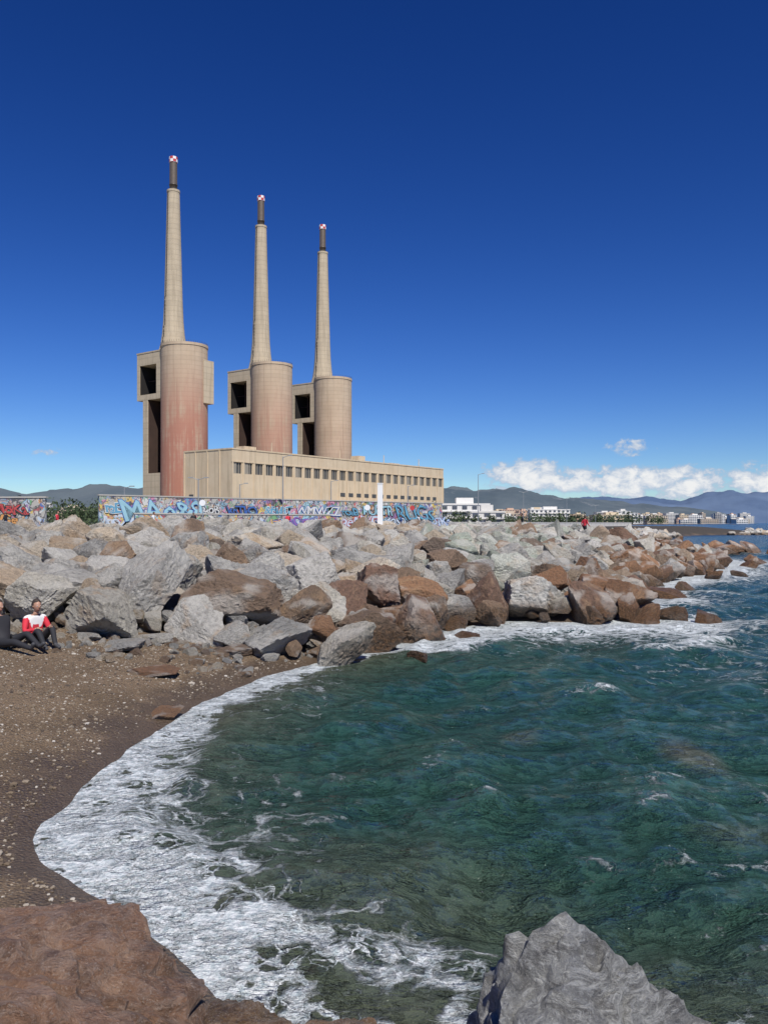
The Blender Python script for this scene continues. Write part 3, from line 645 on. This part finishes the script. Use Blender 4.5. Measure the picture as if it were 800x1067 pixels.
for (x,y,rz,t,l) in [(-2.3,78,0,red,blk),(-1.6,78.3,0,blk,blu),(2,96,3,blu,gry),(-17,74,1.5,blk,blk),(-26,66,0,red,gry),(-31,68,3,blk,blu),(-20,72,0,wht,blu),(15,62,.5,red,blk),(12.5,75,3,blk,gry),(4.2,100,0,wht,blk),(-9.5,82,2,red,blu)]:
    person('walking_person','walk',(x,y,gzp(x,y)+(.25 if y<64 else 0)),rz,t,l,random.choice([hg,hb]))
# ------------------------------------------------------------------ distant city
wins=simple('distant_window',(.08,.09,.11),.4)
bcols=[simple('facade',c,.85,.08,.2) for c in [(.62,.6,.56),(.5,.42,.33),(.55,.38,.28),(.7,.68,.64),(.42,.4,.38),(.6,.5,.36)]]
def building(name,x,y,w_,d_,h,fl,m,z0=2.1):
    B=MB(); B.box(-w_/2,w_/2,0,d_,0,h); B.box(-w_/2-.3,w_/2+.3,-.3,d_+.3,h+.01,h+.7)
    B.box(-w_*.15,w_*.2,d_*.3,d_*.7,h+.7,h+3.2)
    nx=max(3,int(w_/4))
    for f in range(fl):
        z=(f+.35)*h/fl
        for i in range(nx):
            xx=-w_/2+(i+.25)*w_/nx; B.box(xx,xx+w_/nx*.5,-.12,-.01,z,z+h/fl*.5,1)
        if f: B.box(-w_/2,w_/2,-.9,-.13,z-.35*h/fl,z-.35*h/fl+.2)
    B.obj(name,[m,wins],loc=(x,y,z0),rot=(0,0,random.uniform(-.25,.35)))
building('white_office_building',34,350,21,14,8.5,3,bcols[3]); building('white_office_building',41,330,14,10,5,2,bcols[0])
for i in range(120):
    px_=random.uniform(455,782); d=random.uniform(700,1500) if px_<650 else random.uniform(1300,2600)
    hp=random.uniform(5,15)*(1 if px_<650 else .7); h=max(6,hp/863*d); ww=random.uniform(12,40)
    building('apartment_building',(px_-400)/863*d,d,ww,14,h,max(2,int(h/3.2)),random.choice(bcols))
for i in range(8):
    px_=random.uniform(-20,150); d=random.uniform(600,900); building('apartment_building',(px_-400)/863*d,d,25,14,random.uniform(12,22),5,random.choice(bcols))
# distant trees (one mass)
lf,n,b=mat('foliage'); rp=n.n('ShaderNodeNewGeometry').outputs['Random Per Island']; n.set(b.inputs['Base Color'],n.ramp(rp,[(0,(.02,.035,.015)),(.6,(.05,.08,.03)),(1,(.09,.12,.05))])); b.inputs['Roughness'].default_value=.8
V=[];Fa=[]
def clump(cx,cy,cz,rx,rz_,k,leaf):
    for _ in range(k):
        u=Vector((random.gauss(0,1),random.gauss(0,1),random.gauss(0,1))).normalized()*random.random()**.4
        c=Vector((cx+u.x*rx,cy+u.y*rx,cz+u.z*rz_)); b0=len(V)
        for _q in range(3): V.append(tuple(c+Vector((random.uniform(-1,1),random.uniform(-1,1),random.uniform(-1,1)))*leaf))
        Fa.append((b0,b0+1,b0+2))
for i in range(130):
    px_=random.uniform(450,690); d=random.uniform(260,560); h=random.uniform(2.5,5.5)
    x=(px_-400)/863*d; clump(x,d,2.1+h*.6,h*.5,h*.45,90,.5)
for i in range(60):
    px_=random.uniform(-30,150); d=random.uniform(110,170); h=random.uniform(3.0,5.2); x=(px_-400)/863*d; clump(x,d,2.1+h*.55,h*.5,h*.5,110,.35)
for i in range(40):
    d=random.uniform(240,330); px_=random.uniform(100,460); h=random.uniform(5,9); x=(px_-400)/863*d; clump(x,d,2.1+h*.5,h*.5,h*.45,90,.6)
meshobj('distant_trees',V,Fa,[lf])
# low promenade parapet on the right
B=MB()
for i in range(30): B.box(i*4,i*4+3.7,0,.3,0,.9)
B.box(0,120,-.05,.35,.9,1.02); B.obj('promenade_parapet',[simple('parapet_concrete',(.55,.53,.5))],loc=(9,126,2.15),rot=(0,0,1.05))
# ------------------------------------------------------------------ hills
hm,n,b=mat('haze_tinted_slopes'); pos=n.n('ShaderNodeNewGeometry').outputs['Position']
a,_=n.noise(pos,.0022,8,.65); a2,_=n.noise(pos,.012,5,.7)
c=n.mix(n.ss(a,.35,.65),(.055,.08,.10),(.10,.125,.14)); c=n.mix(n.math('MULTIPLY',n.ss(a2,.6,.72),.45),c,(.3,.29,.3)); n.set(b.inputs['Base Color'],c); b.inputs['Roughness'].default_value=1  # aerial haze put into the base colour as a blue tint
hm2,n,b=mat('haze_tinted_far_slopes'); pos=n.n('ShaderNodeNewGeometry').outputs['Position']; a,_=n.noise(pos,.0012,7,.6); n.set(b.inputs['Base Color'],n.mix(n.ss(a,.35,.65),(.06,.10,.18),(.10,.15,.24))); b.inputs['Roughness'].default_value=1  # stronger blue in the base colour stands in for distance haze
def hills(name,prof,d,dep,m,seed):
    # prof: list (bearing tangent, height m)
    T=np.array([p[0] for p in prof]); Hh=np.array([p[1] for p in prof]); nx,ny=260,26; V=[];Fq=[]
    for j in range(ny):
        t=j/(ny-1)
        for i in range(nx):
            tx=T[0]+(T[-1]-T[0])*i/(nx-1); y=d+dep*t; x=tx*d*(1+.12*t)
            hh=np.interp(tx,T,Hh); s=math.sin(t*math.pi/2)**.8
            rid=noise.fractal(Vector((tx*16+seed,t*3,seed)),1,2,6)
            V.append((x,y,max(-5,hh*s*(1+.22*rid*s)+ (0 if j else -8))))
    for j in range(ny-1):
        for i in range(nx-1): a_=j*nx+i; Fq.append((a_,a_+1,a_+nx+1,a_+nx))
    meshobj(name,V,Fq,[m],smooth=True)
def pr(L,d): return [((px_-400)/863,(545-y)/863*d+3) for px_,y in L]
hills('coastal_hills',pr([(380,509),(440,504),(470,505),(500,508),(520,506),(545,507),(575,512),(610,516),(640,521),(680,524),(720,526),(750,530),(775,536),(790,545)],4300),4300*.93,700,hm,1)
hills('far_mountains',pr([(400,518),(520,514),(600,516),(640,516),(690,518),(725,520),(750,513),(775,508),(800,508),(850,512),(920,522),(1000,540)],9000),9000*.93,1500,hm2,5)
hills('wooded_hills',pr([(-700,505),(-400,495),(-100,508),(0,508),(60,507),(90,502),(120,502),(150,506),(250,512),(400,514),(470,520),(500,535)],2600),2600*.93,500,hm,9)
